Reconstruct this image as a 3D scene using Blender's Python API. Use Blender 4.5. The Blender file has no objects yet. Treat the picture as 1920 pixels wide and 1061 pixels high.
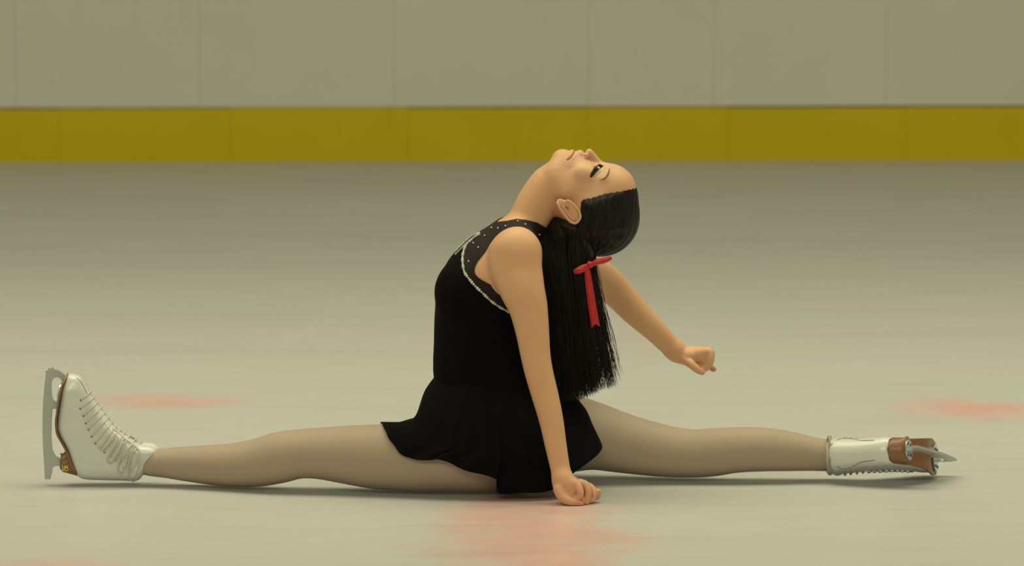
import bpy, bmesh, math, random
import numpy as np
from mathutils import Vector, Matrix, Euler
from mathutils.bvhtree import BVHTree
from mathutils.geometry import tessellate_polygon

random.seed(7); RNG = np.random.default_rng(7)
scene = bpy.context.scene
COL = scene.collection

# ------------------------------------------------------------------ camera, world, lights, exposure
CAM = Vector((0.0, -10.0, 1.55))
FPX = 8000.0
PITCH = math.radians(6.07); ROLL = math.radians(-0.13)
cam_data = bpy.data.cameras.new('camera'); cam = bpy.data.objects.new('camera', cam_data)
COL.objects.link(cam); scene.camera = cam
cam_data.sensor_width = 36.0; cam_data.lens = FPX / 1920 * 36.0
cam_data.clip_start = 0.1; cam_data.clip_end = 200
CROT = Euler((math.pi/2 - PITCH, 0, 0)).to_matrix() @ Matrix.Rotation(ROLL, 3, 'Z')
cam.matrix_world = Matrix.Translation(CAM) @ CROT.to_4x4()
cam_data.dof.use_dof = True; cam_data.dof.focus_distance = 10.05; cam_data.dof.aperture_fstop = 5.0

vs = scene.view_settings
vs.view_transform = 'Standard'; vs.look = 'None'; vs.gamma = 1.0; vs.use_curve_mapping = False
vs.exposure = 0.0

world = bpy.data.worlds.new('rink_hall'); scene.world = world; world.use_nodes = True
wn = world.node_tree.nodes; wl = world.node_tree.links
wn['Background'].inputs['Color'].default_value = (1.0, 0.94, 0.635, 1)
wn['Background'].inputs['Strength'].default_value = 0.20

def area_light(name, loc, rot, sx, sy, power, color=(1.0, 0.945, 0.615), spread=180):
    l = bpy.data.lights.new(name, 'AREA'); l.shape = 'RECTANGLE'; l.size = sx; l.size_y = sy
    l.energy = power; l.color = color; l.spread = math.radians(spread)
    o = bpy.data.objects.new(name, l); o.location = loc; o.rotation_euler = rot
    COL.objects.link(o); return o
# bank of rink lamps high above the middle of the ice; two added fills follow
area_light('rink_lamp_bank', (0.0, 0.9, 7.0), (0, 0, 0), 14.0, 4.0, 435, spread=130)
area_light('added_front_fill', (0.0, -9.0, 4.8), (math.radians(64), 0, 0), 7.0, 1.0, 85, spread=110)  # added fill from the camera side to brighten the skater, not a rink fixture
area_light('added_board_wash', (0.0, 5.0, 3.4), (math.radians(72), 0, 0), 17.0, 0.5, 38, spread=120)  # added wash that brightens the boards, no real lamps hang here

def PX(px, py, Y=0.0):
    """world point seen at a photo pixel, standing at depth Y"""
    d = CROT @ Vector(((px-960)/FPX, (530.5-py)/FPX, -1.0))
    return CAM + d*((Y-CAM.y)/d.y)
def M(px_len, Y=0.0): return px_len*(10.0+Y)/FPX     # pixels to metres

# ------------------------------------------------------------------ materials
def new_mat(name):
    m = bpy.data.materials.new(name); m.use_nodes = True
    nt = m.node_tree; return m, nt, nt.nodes['Principled BSDF']
def simple(name, col, rough=0.5, metal=0.0, noise=0.0, nscale=60, bump=0.0, spec=0.5, sheen=0.0, coat=0.0):
    m, nt, b = new_mat(name); N, L = nt.nodes, nt.links
    b.inputs['Base Color'].default_value = (*col, 1)
    b.inputs['Roughness'].default_value = rough; b.inputs['Metallic'].default_value = metal
    b.inputs['Specular IOR Level'].default_value = spec
    if sheen: b.inputs['Sheen Weight'].default_value = sheen; b.inputs['Sheen Roughness'].default_value = 0.4
    if coat: b.inputs['Coat Weight'].default_value = coat; b.inputs['Coat Roughness'].default_value = 0.15
    if noise or bump:
        tc = N.new('ShaderNodeTexCoord'); n = N.new('ShaderNodeTexNoise')
        n.inputs['Scale'].default_value = nscale; n.inputs['Detail'].default_value = 5
        L.new(tc.outputs['Object'], n.inputs['Vector'])
        if noise:
            mx = N.new('ShaderNodeMix'); mx.data_type = 'RGBA'
            mx.inputs[6].default_value = tuple(c*(1-noise) for c in col)+(1,)
            mx.inputs[7].default_value = tuple(min(1, c*(1+noise)) for c in col)+(1,)
            L.new(n.outputs['Fac'], mx.inputs[0]); L.new(mx.outputs[2], b.inputs['Base Color'])
        if bump:
            bp = N.new('ShaderNodeBump'); bp.inputs['Strength'].default_value = bump
            bp.inputs['Distance'].default_value = 0.002
            L.new(n.outputs['Fac'], bp.inputs['Height']); L.new(bp.outputs['Normal'], b.inputs['Normal'])
    return m

MAT = {}
MAT['tights'] = simple('sheer_tights', (0.40, 0.315, 0.245), 0.6, noise=0.06, nscale=9, spec=0.3)
MAT['velvet'] = simple('black_velvet', (0.0035, 0.0035, 0.004), 0.9, spec=0.08, noise=0.3, nscale=30)
MAT['yoke'] = simple('dark_mesh_yoke', (0.012, 0.006, 0.006), 0.7, spec=0.3, noise=0.25, nscale=200)
MAT['bead'] = simple('pearl_bead', (0.52, 0.52, 0.49), 0.2, spec=0.8, coat=0.6)
MAT['stone'] = simple('rhinestone', (0.75, 0.72, 0.72), 0.08, metal=0.3)
MAT['ribbon'] = simple('red_satin', (0.50, 0.016, 0.016), 0.38, noise=0.15, nscale=30, sheen=0.2)
MAT['leather'] = simple('white_skate_leather', (0.66, 0.675, 0.66), 0.32, noise=0.03, nscale=25, bump=0.08, coat=0.3)
MAT['suede'] = simple('grey_collar_padding', (0.30, 0.29, 0.27), 0.8)
MAT['sole'] = simple('tan_leather_sole', (0.225, 0.105, 0.04), 0.45, noise=0.2, nscale=30, coat=0.2)
MAT['sole_dark'] = simple('dark_sole_edge', (0.13, 0.07, 0.04), 0.6)
MAT['steel'] = simple('brushed_steel', (0.46, 0.49, 0.48), 0.42, metal=0.4, noise=0.06, nscale=40)
MAT['chrome'] = simple('mounting_plate_steel', (0.55, 0.60, 0.66), 0.25, metal=0.8, noise=0.1, nscale=80)
MAT['lace'] = simple('white_lace', (0.55, 0.55, 0.50), 0.85)
MAT['seam'] = simple('seam_piping', (0.22, 0.21, 0.17), 0.7)
MAT['hole'] = simple('eyelet_black', (0.03, 0.03, 0.03), 0.4)  # plain black of the eyelets
MAT['gold'] = simple('gold_print', (0.75, 0.55, 0.07), 0.45)
MAT['eye'] = simple('eye_white', (0.62, 0.58, 0.50), 0.15)
MAT['iris'] = simple('dark_iris', (0.02, 0.012, 0.008), 0.1)
MAT['lash'] = simple('eyelash_black', (0.012, 0.010, 0.010), 0.6)
MAT['brow'] = simple('eyebrow_brown', (0.19, 0.11, 0.065), 0.9)
MAT['nail'] = simple('nail', (0.62, 0.36, 0.28), 0.3)
MAT['screw'] = simple('screw_steel', (0.12, 0.13, 0.15), 0.35, metal=0.8)

def hair_mat():
    m, nt, b = new_mat('dark_brown_hair'); N, L = nt.nodes, nt.links
    tc = N.new('ShaderNodeTexCoord'); mp = N.new('ShaderNodeMapping'); mp.inputs['Scale'].default_value = (70, 70, 6)
    n = N.new('ShaderNodeTexNoise'); n.inputs['Scale'].default_value = 2.0; n.inputs['Detail'].default_value = 6
    L.new(tc.outputs['Object'], mp.inputs['Vector']); L.new(mp.outputs['Vector'], n.inputs['Vector'])
    r = N.new('ShaderNodeValToRGB'); r.color_ramp.elements[0].position = .35; r.color_ramp.elements[1].position = .75
    r.color_ramp.elements[0].color = (0.0035, 0.0027, 0.002, 1); r.color_ramp.elements[1].color = (0.018, 0.014, 0.009, 1)
    L.new(n.outputs['Fac'], r.inputs['Fac']); L.new(r.outputs['Color'], b.inputs['Base Color'])
    b.inputs['Roughness'].default_value = 0.5; b.inputs['Specular IOR Level'].default_value = 0.3
    return m
MAT['hair'] = hair_mat()

def skin_mat():
    m, nt, b = new_mat('skin'); N, L = nt.nodes, nt.links
    a = N.new('ShaderNodeAttribute'); a.attribute_name = 'skin_tone'
    tc = N.new('ShaderNodeTexCoord'); n = N.new('ShaderNodeTexNoise'); n.inputs['Scale'].default_value = 22
    L.new(tc.outputs['Object'], n.inputs['Vector'])
    mr = N.new('ShaderNodeMapRange'); mr.inputs[3].default_value = 0.95; mr.inputs[4].default_value = 1.05
    L.new(n.outputs['Fac'], mr.inputs[0])
    vm = N.new('ShaderNodeVectorMath'); vm.operation = 'SCALE'
    L.new(a.outputs['Color'], vm.inputs[0]); L.new(mr.outputs[0], vm.inputs['Scale'])
    L.new(vm.outputs[0], b.inputs['Base Color'])
    b.inputs['Roughness'].default_value = 0.5; b.inputs['Specular IOR Level'].default_value = 0.35
    b.inputs['Subsurface Weight'].default_value = 0.12; b.inputs['Subsurface Radius'].default_value = (0.02, 0.008, 0.004)
    b.inputs['Subsurface Scale'].default_value = 0.3
    return m
MAT['skin'] = skin_mat()

def board_mat(name, c1, c2):
    m, nt, b = new_mat(name); N, L = nt.nodes, nt.links
    tc = N.new('ShaderNodeTexCoord'); n = N.new('ShaderNodeTexNoise'); n.inputs['Scale'].default_value = 2.2
    n.inputs['Detail'].default_value = 4
    L.new(tc.outputs['Object'], n.inputs['Vector'])
    n2 = N.new('ShaderNodeTexNoise'); n2.inputs['Scale'].default_value = 5; n2.inputs['Detail'].default_value = 8
    mp = N.new('ShaderNodeMapping'); mp.inputs['Scale'].default_value = (6, 1, 0.7)
    L.new(tc.outputs['Object'], mp.inputs['Vector']); L.new(mp.outputs['Vector'], n2.inputs['Vector'])
    r2 = N.new('ShaderNodeValToRGB'); r2.color_ramp.elements[0].position = .28; r2.color_ramp.elements[1].position = .36
    r2.color_ramp.elements[0].color = (.88, .88, .86, 1); r2.color_ramp.elements[1].color = (1, 1, 1, 1)
    L.new(n2.outputs['Fac'], r2.inputs['Fac'])
    mx = N.new('ShaderNodeMix'); mx.data_type = 'RGBA'; mx.inputs[6].default_value = (*c1, 1); mx.inputs[7].default_value = (*c2, 1)
    L.new(n.outputs['Fac'], mx.inputs[0])
    mu = N.new('ShaderNodeMix'); mu.data_type = 'RGBA'; mu.blend_type = 'MULTIPLY'; mu.inputs[0].default_value = 1
    L.new(mx.outputs[2], mu.inputs[6]); L.new(r2.outputs['Color'], mu.inputs[7])
    L.new(mu.outputs[2], b.inputs['Base Color'])
    b.inputs['Roughness'].default_value = 0.55; b.inputs['Specular IOR Level'].default_value = 0.3
    return m
MAT['board'] = board_mat('white_board_plastic', (0.62, 0.625, 0.60), (0.70, 0.70, 0.66))
MAT['kick'] = board_mat('yellow_kick_plastic', (0.56, 0.44, 0.0), (0.66, 0.52, 0.0))
MAT['gap'] = simple('board_backing', (0.20, 0.20, 0.18), 0.8)
MAT['cap'] = simple('board_cap_rail', (0.55, 0.42, 0.02), 0.5)

PAINT = [  # painted marks frozen under the ice: centre pixel, size in metres
    (300, 752, 0.18, 0.19, 0.62), (385, 750, 0.12, 0.14, 0.35),
    (1785, 765, 0.17, 0.22, 0.8), (1890, 768, 0.13, 0.17, 0.6),
    (1005, 1015, 0.24, 0.75, 0.75), (990, 940, 0.15, 0.30, 0.45),
    (1190, 600, 0.10, 1.3, 0.16), (40, 1075, 0.20, 0.22, 0.55)]
def ground_pt(px, py):
    d = CROT @ Vector(((px-960)/FPX, (530.5-py)/FPX, -1.0)); return CAM + d*(-CAM.z/d.z)
def ice_mat():
    m, nt, b = new_mat('scratched_ice'); N, L = nt.nodes, nt.links
    tc = N.new('ShaderNodeTexCoord')
    def noise(scale, vec_scale, detail=5, rough=.55, rot=0):
        mp = N.new('ShaderNodeMapping'); mp.inputs['Scale'].default_value = vec_scale; mp.inputs['Rotation'].default_value = (0, 0, rot)
        n = N.new('ShaderNodeTexNoise'); n.inputs['Scale'].default_value = scale; n.inputs['Detail'].default_value = detail
        n.inputs['Roughness'].default_value = rough
        L.new(tc.outputs['Object'], mp.inputs['Vector']); L.new(mp.outputs['Vector'], n.inputs['Vector']); return n
    def mixc(fac, a, c, mode='MIX'):
        mx = N.new('ShaderNodeMix'); mx.data_type = 'RGBA'; mx.blend_type = mode
        for s, v in ((0, fac), (6, a), (7, c)):
            if hasattr(v, 'links') or isinstance(v, bpy.types.NodeSocket): L.new(v, mx.inputs[s])
            elif s == 0: mx.inputs[0].default_value = v
            else: mx.inputs[s].default_value = (*v, 1)
        return mx.outputs[2]
    def ramp(src, p0, p1, v0=0, v1=1):
        mr = N.new('ShaderNodeMapRange'); mr.inputs[1].default_value = p0; mr.inputs[2].default_value = p1
        mr.inputs[3].default_value = v0; mr.inputs[4].default_value = v1; L.new(src, mr.inputs[0]); return mr.outputs[0]
    def math_(op, a, c):
        x = N.new('ShaderNodeMath'); x.operation = op
        for i, v in enumerate((a, c)):
            if isinstance(v, bpy.types.NodeSocket): L.new(v, x.inputs[i])
            else: x.inputs[i].default_value = v
        return x.outputs[0]
    big = noise(0.9, (1, 1, 1), 3)
    streak = noise(6, (0.35, 2.2, 1), 6, .6, .04)
    fine = noise(40, (0.25, 1.6, 1), 5, .65, -.05)
    col = mixc(ramp(big.outputs['Fac'], .3, .7), (0.495, 0.51, 0.50), (0.525, 0.525, 0.53))
    col = mixc(ramp(streak.outputs['Fac'], .50, .66, 0, .5), col, (0.44, 0.45, 0.445))
    col = mixc(ramp(fine.outputs['Fac'], .52, .72, 0, .35), col, (0.415, 0.43, 0.425))
    band = noise(1.6, (0.22, 1.6, 1), 4, .6, .03)
    col = mixc(ramp(band.outputs['Fac'], .50, .68, 0, .45), col, (0.46, 0.445, 0.455))
    scr = noise(3.0, (0.10, 9, 1), 3, .6, -.04)
    col = mixc(ramp(scr.outputs['Fac'], .66, .70, 0, .30), col, (0.36, 0.36, 0.35))
    pn = noise(5, (1, 1, 1), 5, .65)
    sep = N.new('ShaderNodeSeparateXYZ'); L.new(tc.outputs['Object'], sep.inputs[0])
    for (px, py, rx, ry, w) in PAINT:
        g = ground_pt(px, py)
        dx = math_('MULTIPLY', math_('SUBTRACT', sep.outputs[0], g.x), 1/rx)
        dy = math_('MULTIPLY', math_('SUBTRACT', sep.outputs[1], g.y), 1/ry)
        r = math_('SQRT', math_('ADD', math_('MULTIPLY', dx, dx), math_('MULTIPLY', dy, dy)), 0)
        r = math_('ADD', r, ramp(pn.outputs['Fac'], .3, .7, -.45, .45))
        col = mixc(ramp(r, 0.35, 1.15, w, 0), col, (0.64, 0.365, 0.34))
    L.new(col, b.inputs['Base Color'])
    b.inputs['IOR'].default_value = 1.31
    L.new(ramp(streak.outputs['Fac'], .35, .7, .30, .48), b.inputs['Roughness'])
    bp = N.new('ShaderNodeBump'); bp.inputs['Strength'].default_value = 0.35; bp.inputs['Distance'].default_value = 0.004
    cr = noise(30, (0.5, 1.5, 1), 8, .7, .1)
    L.new(math_('ADD', math_('MULTIPLY', cr.outputs['Fac'], .5), fine.outputs['Fac']), bp.inputs['Height']); L.new(bp.outputs['Normal'], b.inputs['Normal'])
    return m
MAT['ice'] = ice_mat()

# ------------------------------------------------------------------ object helpers
def link(name, me, mat, parent=None, smooth=True):
    o = bpy.data.objects.new(name, me); COL.objects.link(o)
    if mat is not None and not me.materials: me.materials.append(MAT[mat])
    if parent is not None: o.parent = parent
    if smooth: me.polygons.foreach_set('use_smooth', [True]*len(me.polygons))
    return o
def mesh_np(name, V, F):
    V = np.asarray(V, dtype=np.float32); F = np.asarray(F, dtype=np.int32)
    k = F.shape[1]; me = bpy.data.meshes.new(name)
    me.vertices.add(len(V)); me.vertices.foreach_set('co', V.ravel())
    me.loops.add(F.size); me.loops.foreach_set('vertex_index', F.ravel())
    me.polygons.add(len(F)); me.polygons.foreach_set('loop_start', np.arange(0, F.size, k, dtype=np.int32))
    me.update(calc_edges=True); me.validate(); return me
def from_bm(name, bm, mat, parent=None, smooth=True):
    bmesh.ops.recalc_face_normals(bm, faces=bm.faces)
    me = bpy.data.meshes.new(name); bm.to_mesh(me); bm.free()
    return link(name, me, mat, parent, smooth)
def bm_box(bm, x0, x1, y0, y1, z0, z1, bevel=0):
    r = bmesh.ops.create_cube(bm, size=1.0)
    bmesh.ops.transform(bm, verts=r['verts'], matrix=Matrix.Translation(((x0+x1)/2, (y0+y1)/2, (z0+z1)/2)) @ Matrix.Diagonal((x1-x0, y1-y0, z1-z0, 1)))
    if bevel:
        es = list({e for v in r['verts'] for e in v.link_edges})
        bmesh.ops.bevel(bm, geom=es, offset=bevel, segments=2, affect='EDGES')
def bm_tube(bm, pts, rads, seg=8, flat=1.0, flat_axis=None):
    pts = [Vector(p) for p in pts]; n = len(pts)
    if not hasattr(rads, '__len__'): rads = [rads]*n
    rings = []; up = None
    for i, p in enumerate(pts):
        t = (pts[min(i+1, n-1)] - pts[max(i-1, 0)]).normalized()
        if flat_axis is not None: a = Vector(flat_axis); a = (a - t*a.dot(t)).normalized()
        else:
            a = (up if up is not None else (Vector((0, 1, 0)) if abs(t.y) < .9 else Vector((1, 0, 0))))
            a = (a - t*a.dot(t)).normalized()
        up = a; c = t.cross(a)
        rings.append([bm.verts.new(p + (a*math.cos(2*math.pi*k/seg)*flat + c*math.sin(2*math.pi*k/seg))*rads[i]) for k in range(seg)])
    for i in range(n-1):
        for k in range(seg):
            bm.faces.new((rings[i][k], rings[i][(k+1) % seg], rings[i+1][(k+1) % seg], rings[i+1][k]))
    bm.faces.new(rings[0]); bm.faces.new(rings[-1][::-1])
def catmull(P, n):
    P = np.asarray(P, float); m = len(P); out = []
    for i in range(m-1):
        p0 = P[max(i-1, 0)]; p1 = P[i]; p2 = P[i+1]; p3 = P[min(i+2, m-1)]
        for k in range(n):
            t = k/n
            out.append(.5*((2*p1)+(-p0+p2)*t+(2*p0-5*p1+4*p2-p3)*t*t+(-p0+3*p1-3*p2+p3)*t**3))
    out.append(P[-1]); return np.array(out)
def bm_prism(bm, poly, half, to_world, smooth_edges=None):
    """poly: 2D outline, extruded +-half along w; to_world(u, v, w)"""
    tri = tessellate_polygon([[Vector((p[0], p[1], 0)) for p in poly]])
    a = [bm.verts.new(to_world(p[0], p[1], -half)) for p in poly]
    c = [bm.verts.new(to_world(p[0], p[1], half)) for p in poly]
    for t in tri:
        bm.faces.new([a[i] for i in t]); bm.faces.new([c[i] for i in reversed(t)])
    n = len(poly)
    for i in range(n):
        j = (i+1) % n; bm.faces.new((a[i], a[j], c[j], c[i]))

# ------------------------------------------------------------------ implicit surfaces (smooth unions meshed with surface nets)
class Chain:
    """tapered tube through points; columns: x y z r ry  (ry = half width along Y)"""
    def __init__(self, pts, k=0.02, sub=4, op='add', group='body'):
        A = catmull(pts, sub) if sub > 1 and len(pts) > 2 else np.asarray(pts, float)
        self.A = A.astype(np.float32); self.k = k; self.op = op; self.group = group
        r = np.maximum(A[:, 3], A[:, 4])[:, None] + .010 + k
        self.smin = np.minimum(A[:-1, :3]-r[:-1], A[1:, :3]-r[1:]); self.smax = np.maximum(A[:-1, :3]+r[:-1], A[1:, :3]+r[1:])
        self.lo = self.smin.min(0); self.hi = self.smax.max(0)
    def d(self, X, lo, hi):
        out = np.full(len(X), 9.0, np.float32); A = self.A; X = X.astype(np.float32)
        seg = np.nonzero(~((self.smin > hi).any(1) | (self.smax < lo).any(1)))[0]
        x, y, z = X[:, 0].copy(), X[:, 1].copy(), X[:, 2].copy()
        for i in seg:
            a = A[i, :3]; ab = A[i+1, :3]-a; L2 = max(float(ab@ab), 1e-12)
            qx, qy, qz = x-a[0], y-a[1], z-a[2]
            t = qx*(ab[0]/L2); t += qy*(ab[1]/L2); t += qz*(ab[2]/L2); np.clip(t, 0, 1, out=t)
            qx -= t*ab[0]; qy -= t*ab[1]; qz -= t*ab[2]
            r = t*(A[i+1, 3]-A[i, 3])+A[i, 3]; k = r/(t*(A[i+1, 4]-A[i, 4])+A[i, 4])
            p2 = qx*qx; p2 += qz*qz; qy *= k; y2 = qy*qy
            s = np.sqrt(p2+y2); g = np.sqrt(p2+y2*k*k); g += 1e-6
            np.minimum(out, (s+1e-6)*(s-r)/g, out=out)
        return out
class Ell:
    def __init__(self, c, R, rad, k=0.015, op='add', group='body'):
        self.c = np.array(c, float); self.R = np.array(R, float); self.r = np.array(rad, float); self.k = k; self.op = op; self.group = group
        m = self.r.max()+.010+k; self.lo = self.c-m; self.hi = self.c+m
    def d(self, X, lo, hi):
        q = (X-self.c)@self.R.T
        k0 = np.sqrt(((q/self.r)**2).sum(1)); k1 = np.sqrt(((q/self.r**2)**2).sum(1))
        return np.where(k1 > 1e-9, k0*(k0-1)/np.maximum(k1, 1e-9), -self.r.min())
def smin(a, b, k):
    if k <= 0: return np.minimum(a, b)
    h = np.maximum(k-np.abs(a-b), 0)/k; return np.minimum(a, b)-h*h*k*.25
class Func:
    """final modifier d = f(X, d)"""
    op = 'func'
    def __init__(self, f): self.f = f
def field(prims, X, lo, hi):
    out = np.full(len(X), 9.0, np.float32)
    for p in prims:
        if p.op == 'func': out = p.f(X, out); continue
        if (p.lo > hi).any() or (p.hi < lo).any(): continue
        d = p.d(X, lo, hi)
        if p.op == 'add': out = smin(out, d, p.k)
        elif p.op == 'sub': out = -smin(-out, d, p.k)
    return out
CORN = np.array([[i, j, k] for i in (0, 1) for j in (0, 1) for k in (0, 1)])
EDG = [(a, b) for a in range(8) for b in range(a+1, 8) if np.abs(CORN[a]-CORN[b]).sum() == 1]
def mesh_sdf(prims, h, lo=None, hi=None, B=24, steps=None):
    ps = [p for p in prims if p.op != 'func']
    if lo is None: lo = np.min([p.lo for p in ps], 0)
    if hi is None: hi = np.max([p.hi for p in ps], 0)
    if steps is None: steps = [[(-99, h)]]*3        # per axis: (from coordinate, spacing)
    AX = []
    for a in range(3):
        xs_ = [lo[a]]
        while xs_[-1] < hi[a] or (len(xs_)-1) % B: xs_.append(xs_[-1]+[st_ for f_, st_ in steps[a] if xs_[-1] >= f_][-1])
        AX.append(np.array(xs_))
    nb = np.array([(len(a)-1)//B for a in AX])
    org = np.array([[i, j, k] for i in range(nb[0]) for j in range(nb[1]) for k in range(nb[2])])
    c0 = np.stack([AX[a][org[:, a]*B] for a in range(3)], 1); c1 = np.stack([AX[a][org[:, a]*B+B] for a in range(3)], 1)
    cen = (c0+c1)/2; rad = np.linalg.norm(c1-c0, axis=1)/2
    dc = np.empty(len(cen))
    for s in range(0, len(cen), 64):
        c = cen[s:s+64]; dc[s:s+64] = field(prims, c, c.min(0)-.07, c.max(0)+.07)
    act = org[np.abs(dc) < rad*1.25+.004]
    gi = np.arange(B+1); S = np.stack(np.meshgrid(gi, gi, gi, indexing='ij'), -1).reshape(-1, 3)
    DIM = nb*B+2
    def gid(ijk): return (ijk[..., 0].astype(np.int64)*DIM[1]+ijk[..., 1])*DIM[2]+ijk[..., 2]
    cid, cpos, eid, eax, esg = [], [], [], [], []
    for o in act:
        G = S+o*B; X = np.stack([AX[a][G[:, a]] for a in range(3)], 1)
        D = field(prims, X, X.min(0), X.max(0)).reshape(B+1, B+1, B+1)
        neg = D < 0
        if neg.all() or not neg.any(): continue
        cs = sum(neg[c[0]:B+c[0], c[1]:B+c[1], c[2]:B+c[2]].astype(np.int8) for c in CORN)
        I = np.argwhere((cs > 0) & (cs < 8))
        cv = np.stack([D[I[:, 0]+c[0], I[:, 1]+c[1], I[:, 2]+c[2]] for c in CORN], 1)
        sm = np.zeros((len(I), 3)); ct = np.zeros(len(I))
        for a, b in EDG:
            va, vb = cv[:, a], cv[:, b]; x = (va < 0) != (vb < 0)
            t = np.where(x, va/np.where(x, va-vb, 1), 0)
            sm += np.where(x[:, None], CORN[a]+t[:, None]*(CORN[b]-CORN[a]), 0); ct += x
        J = I+o*B; fr = sm/ct[:, None]
        cid.append(gid(J)); cpos.append(np.stack([AX[a][J[:, a]]+fr[:, a]*(AX[a][J[:, a]+1]-AX[a][J[:, a]]) for a in range(3)], 1))
        for ax in range(3):
            sl0 = [slice(None)]*3; sl1 = [slice(None)]*3; sl0[ax] = slice(0, B); sl1[ax] = slice(1, B+1)
            n0, n1 = neg[tuple(sl0)], neg[tuple(sl1)]
            E = np.argwhere(n0 != n1)
            eid.append(gid(E+o*B)); eax.append(np.full(len(E), ax)); esg.append(n0[E[:, 0], E[:, 1], E[:, 2]])
    cid = np.concatenate(cid); cpos = np.concatenate(cpos); cid, ix = np.unique(cid, return_index=True); V = cpos[ix]
    eid = np.concatenate(eid); eax = np.concatenate(eax); esg = np.concatenate(esg)
    key = eid*3+eax; key, ix = np.unique(key, return_index=True); eid, eax, esg = eid[ix], eax[ix], esg[ix]
    st = np.array([DIM[1]*DIM[2], DIM[2], 1], np.int64); F = []
    for ax in range(3):
        u, v = st[(ax+1) % 3], st[(ax+2) % 3]; m = eax == ax
        q = np.stack([eid[m]-u-v, eid[m]-v, eid[m], eid[m]-u], 1); s = esg[m]
        q[~s] = q[~s][:, ::-1]; F.append(q)
    F = np.concatenate(F); pos = np.clip(np.searchsorted(cid, F), 0, len(cid)-1)
    ok = (cid[pos] == F).all(1); return V, pos[ok].astype(np.int32)
def smooth_np(V, F, it, lam=.5):
    E = np.concatenate([F[:, [i, (i+1) % F.shape[1]]] for i in range(F.shape[1])]); n = len(V)
    for _ in range(it):
        S = np.zeros_like(V); C = np.bincount(E[:, 0], minlength=n)+np.bincount(E[:, 1], minlength=n)
        for a in range(3): S[:, a] = np.bincount(E[:, 0], V[E[:, 1], a], n)+np.bincount(E[:, 1], V[E[:, 0], a], n)
        V = V+lam*(S/np.maximum(C, 1)[:, None]-V)
    return V
def normals_np(V, F):
    n = np.cross(V[F[:, 2]]-V[F[:, 0]], V[F[:, -1]]-V[F[:, 1]]); N = np.zeros_like(V)
    for a in range(3):
        for j in range(F.shape[1]): N[:, a] += np.bincount(F[:, j], n[:, a], len(V))
    return N/np.maximum(np.linalg.norm(N, axis=1, keepdims=True), 1e-12)
def clip_mesh(V, F, f):
    """keep f >= 0; triangulates and cuts triangles on f = 0"""
    if F.shape[1] == 4: F = np.concatenate([F[:, [0, 1, 2]], F[:, [0, 2, 3]]])
    s = f >= 0; c = s[F].sum(1); out = [F[c == 3]]; V = list(map(tuple, V)); cut = {}
    def cp(a, b):
        k = (min(a, b), max(a, b))
        if k not in cut:
            t = f[a]/(f[a]-f[b]); V.append(tuple(V[a][i]+t*(V[b][i]-V[a][i]) for i in range(3))); cut[k] = len(V)-1
        return cut[k]
    ex = []
    for tri in F[(c == 1) | (c == 2)].tolist():
        k = sum(s[i] for i in tri)
        for r in range(3):
            a, b, d = tri[r], tri[(r+1) % 3], tri[(r+2) % 3]
            if k == 1 and s[a]: ex.append((a, cp(a, b), cp(a, d))); break
            if k == 2 and not s[a]: p, q = cp(a, b), cp(a, d); ex.append((p, b, d)); ex.append((p, d, q)); break
    F = np.concatenate(out+([np.array(ex)] if ex else [])); V = np.array(V)
    used = np.unique(F); rem = np.full(len(V), -1); rem[used] = np.arange(len(used)); return V[used], rem[F]
def proj(V):
    """world points to photo pixels (used to trace seam lines on garments)"""
    Q = (np.asarray(V)-np.array(CAM))@np.array(CROT); z = -Q[:, 2]
    return np.stack([960+Q[:, 0]/z*FPX, 530.5-Q[:, 1]/z*FPX], 1)
def poly_sd(P, poly):
    """signed distance (px) to polygon, positive inside"""
    poly = np.asarray(poly, float); d = np.full(len(P), 1e9); ins = np.zeros(len(P), bool)
    for i in range(len(poly)):
        a, b = poly[i], poly[(i+1) % len(poly)]; ab = b-a; q = P-a
        t = np.clip(q@ab/max(ab@ab, 1e-12), 0, 1); d = np.minimum(d, np.hypot(*(q-t[:, None]*ab).T))
        c = (a[1] > P[:, 1]) != (b[1] > P[:, 1])
        ins ^= c & (P[:, 0] < (b[0]-a[0])*(P[:, 1]-a[1])/np.where(b[1] == a[1], 1e-9, b[1]-a[1])+a[0])
    return np.where(ins, d, -d)

# ------------------------------------------------------------------ the setting: ice and dasher boards
ICE_X, WALL_Y = 9.0, 10.0
bm = bmesh.new()
v = [bm.verts.new(p) for p in ((-ICE_X, -14, 0), (ICE_X, -14, 0), (ICE_X, WALL_Y+.3, 0), (-ICE_X, WALL_Y+.3, 0))]
bm.faces.new(v); floor = from_bm('floor', bm, 'ice', smooth=False); floor['kind'] = 'structure'

SWALL = (10.0+WALL_Y)/FPX      # metres per pixel on the boards
def wx(px): return (px-960)*SWALL
Z_K = 0.249; Z_T = 1.10
bm = bmesh.new(); bm_box(bm, -ICE_X, ICE_X, WALL_Y+.022, WALL_Y+.12, -.02, Z_T)
wall = from_bm('wall_back', bm, 'gap', smooth=False); wall['kind'] = 'structure'
seams = [-1410, -925, -440, 30, 375, 740, 1105, 1340, 1663, 2110, 2595, 3080, 3565]
xs = [-ICE_X]+[wx(s) for s in seams if -ICE_X < wx(s) < ICE_X]+[ICE_X]
for i in range(len(xs)-1):
    bm = bmesh.new(); bm_box(bm, xs[i]+.0004, xs[i+1]-.0004, WALL_Y, WALL_Y+.02, Z_K+.006, Z_T-.001, .0015)
    from_bm('board_panel', bm, 'board', wall, smooth=False)
ks = [-1230, -896, -562, -228, 110, 432, 766, 1100, 1366, 1700, 2034, 2368, 2702, 3036]
xs = [-ICE_X]+[wx(s) for s in ks if -ICE_X < wx(s) < ICE_X]+[ICE_X]
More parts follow.
